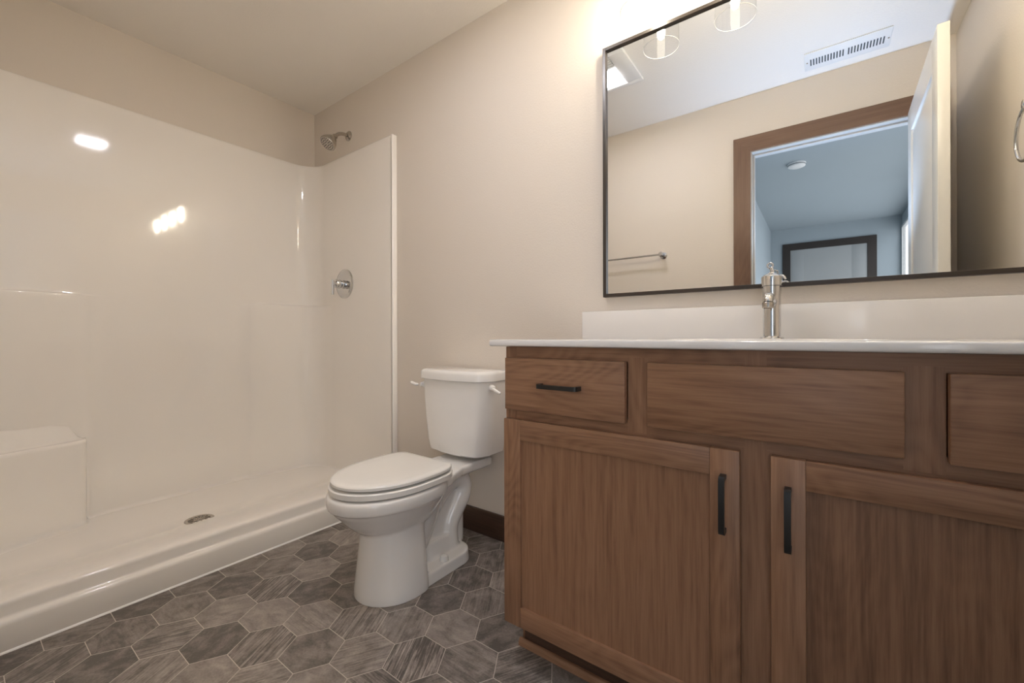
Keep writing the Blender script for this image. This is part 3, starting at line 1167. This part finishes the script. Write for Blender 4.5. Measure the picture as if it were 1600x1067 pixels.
# vanity light: four clear glass shades on one bar
vl = thing('vanity_light', 'bar light with glowing bulbs in clear glass shades above the mirror', 'wall light', (2.676, 0, 2.25))
LZ = 2.018
m = Mesh('black_metal')
m.box(2.676 - .11, 2.676 + .11, -.022, 0, 2.20, 2.31, bev=.004)
m.build('backplate', vl)
m = Mesh('black_metal')
m.box(2.301 - .04, 3.051 + .04, -.137, -.117, 2.245, 2.262, bev=.003)
m.cyl((2.61, -.02, 2.2535), (2.61, -.12, 2.2535), .008)
m.cyl((2.742, -.02, 2.2535), (2.742, -.12, 2.2535), .008)
m.build('crossbar', vl)
for q in range(4):
    x = 2.301 + .25 * q
    m = Mesh('black_metal')
    m.lathe([(.022, 2.246), (.024, 2.24), (.024, 2.205), (.018, 2.200), (.016, 2.185), (0, 2.185)], (x, -.127, 0), seg=28)
    sk = m.build('socket', vl)
    m = Mesh('shade_glass', 'shade_rim')
    m.lathe([(.020, 2.204), (.040, 2.200), (.056, 2.186), (.062, 2.160), (.064, LZ + .002)], (x, -.127, 0), seg=48, cap0=False, cap1=False)
    rim = [(x + .064 * math.cos(2 * PI * k / 48), -.127 + .064 * math.sin(2 * PI * k / 48), LZ + .0015) for k in range(49)]
    m.tube(rim, .0013, mi=1, seg=8)
    sd = m.build('shade', vl, recalc=False)
    m = Mesh('bulb_glow')
    m.lathe([(.0001, LZ + .034), (.008, LZ + .036), (.0125, LZ + .044), (.0135, LZ + .055), (.0135, LZ + .150), (.012, LZ + .166)], (x, -.127, 0), seg=24)
    m.build('bulb', vl)

# ------------------------------------------------------------------ things seen in the mirror
FX0, FX1, FY0, FY1 = 1.615, 1.955, -.945, -.600
ef = thing('exhaust_fan', 'square white exhaust fan with a lit lens on the ceiling', 'exhaust fan', (1.785, -.77, CEIL))
m = Mesh('white_plastic')
zf = CEIL - .018
w_ = .085
zt = CEIL - .001
for a0, a1, b0, b1 in ((FX0, FX1, FY0, FY0 + .03), (FX0, FX1, FY1 - .03, FY1), (FX0, FX0 + w_, FY0 + .03, FY1 - .03), (FX1 - w_, FX1, FY0 + .03, FY1 - .03)):
    m.box(a0, a1, b0, b1, zf, zt, bev=.003)
m.build('grille_frame', ef)
m = Mesh('white_plastic')
m.box(FX0 + w_, FX1 - w_, FY0 + .03, FY1 - .03, zf + .010, zt)
for q in range(5):
    y = FY1 - .05 - q * .020
    m.box(FX0 + w_ + .004, FX1 - w_ - .004, y, y + .009, zf + .001, zf + .012)
m.build('louver', ef)
Mesh('lens_glow').box(FX0 + w_ + .012, FX1 - w_ - .012, FY0 + .045, FY0 + .19, zf + .003, zf + .0115, bev=.002).build('lens', ef)

av = thing('air_vent', 'white slotted air vent on the ceiling near the door', 'air vent', (2.895, -1.352, CEIL))
m = Mesh('white_plastic')
m.box(2.716, 3.076, -1.442, -1.262, CEIL - .006, CEIL - .0005, bev=.003)
m.build('plate', av)
m = Mesh('vent_dark')
for g0 in (2.742, 2.905):
    for q in range(12):
        x = g0 + q * .0127
        m.box(x, x + .0058, -1.392, -1.328, CEIL - .0068, CEIL - .003)
m.build('slots', av)
for x in (2.728, 3.066):
    Mesh('nickel').cyl((x, -1.352, CEIL - .009), (x, -1.352, CEIL - .004), .004, seg=12).build('screw', av)

tb = thing('towel_bar', 'long chrome towel bar on the wall opposite the mirror', 'towel bar', (1.60, YF, 1.49))
for x in (1.30, 1.897):
    m = Mesh('chrome')
    m.lathe([(.024, 0), (.024, .006), (.016, .010), (.011, .016), (.011, .050), (.016, .056), (.017, .072), (.012, .078), (0, .079)], (x, YF, 1.49), (0, 1, 0), seg=28)
    m.build('post', tb)
Mesh('chrome').cyl((1.30, YF + .064, 1.49), (1.897, YF + .064, 1.49), .0065).build('bar', tb)

tr = thing('towel_ring', 'chrome towel ring on the right wall beyond the vanity end', 'towel ring', (XR, -.465, 1.63))
m = Mesh('chrome')
m.lathe([(.024, 0), (.024, .006), (.015, .010), (.010, .016), (.010, .038), (.013, .044), (.013, .054), (0, .056)], (XR, -.465, 1.632), (-1, 0, 0), seg=28)
m.build('post', tr)
ring = [(XR - .047, -.465 + .082 * math.sin(2 * PI * k / 64), 1.545 + .082 * math.cos(2 * PI * k / 64)) for k in range(65)]
Mesh('chrome').tube(ring, .0052, seg=12).build('ring', tr)

sd = thing('smoke_detector', 'round white smoke detector on the hall ceiling', 'smoke detector', (2.618, -2.98, CEIL))
Mesh('white_plastic').lathe([(.068, 0), (.068, .010), (.064, .026), (.045, .034), (.030, .036), (0, .036)], (2.618, -2.98, CEIL), (0, 0, -1), seg=40).build('housing', sd)
Mesh('vent_dark').lathe([(.0665, .0135), (.0675, .0145), (.0675, .0175), (.066, .0185)], (2.618, -2.98, CEIL), (0, 0, -1), seg=40).build('vent_slot', sd)
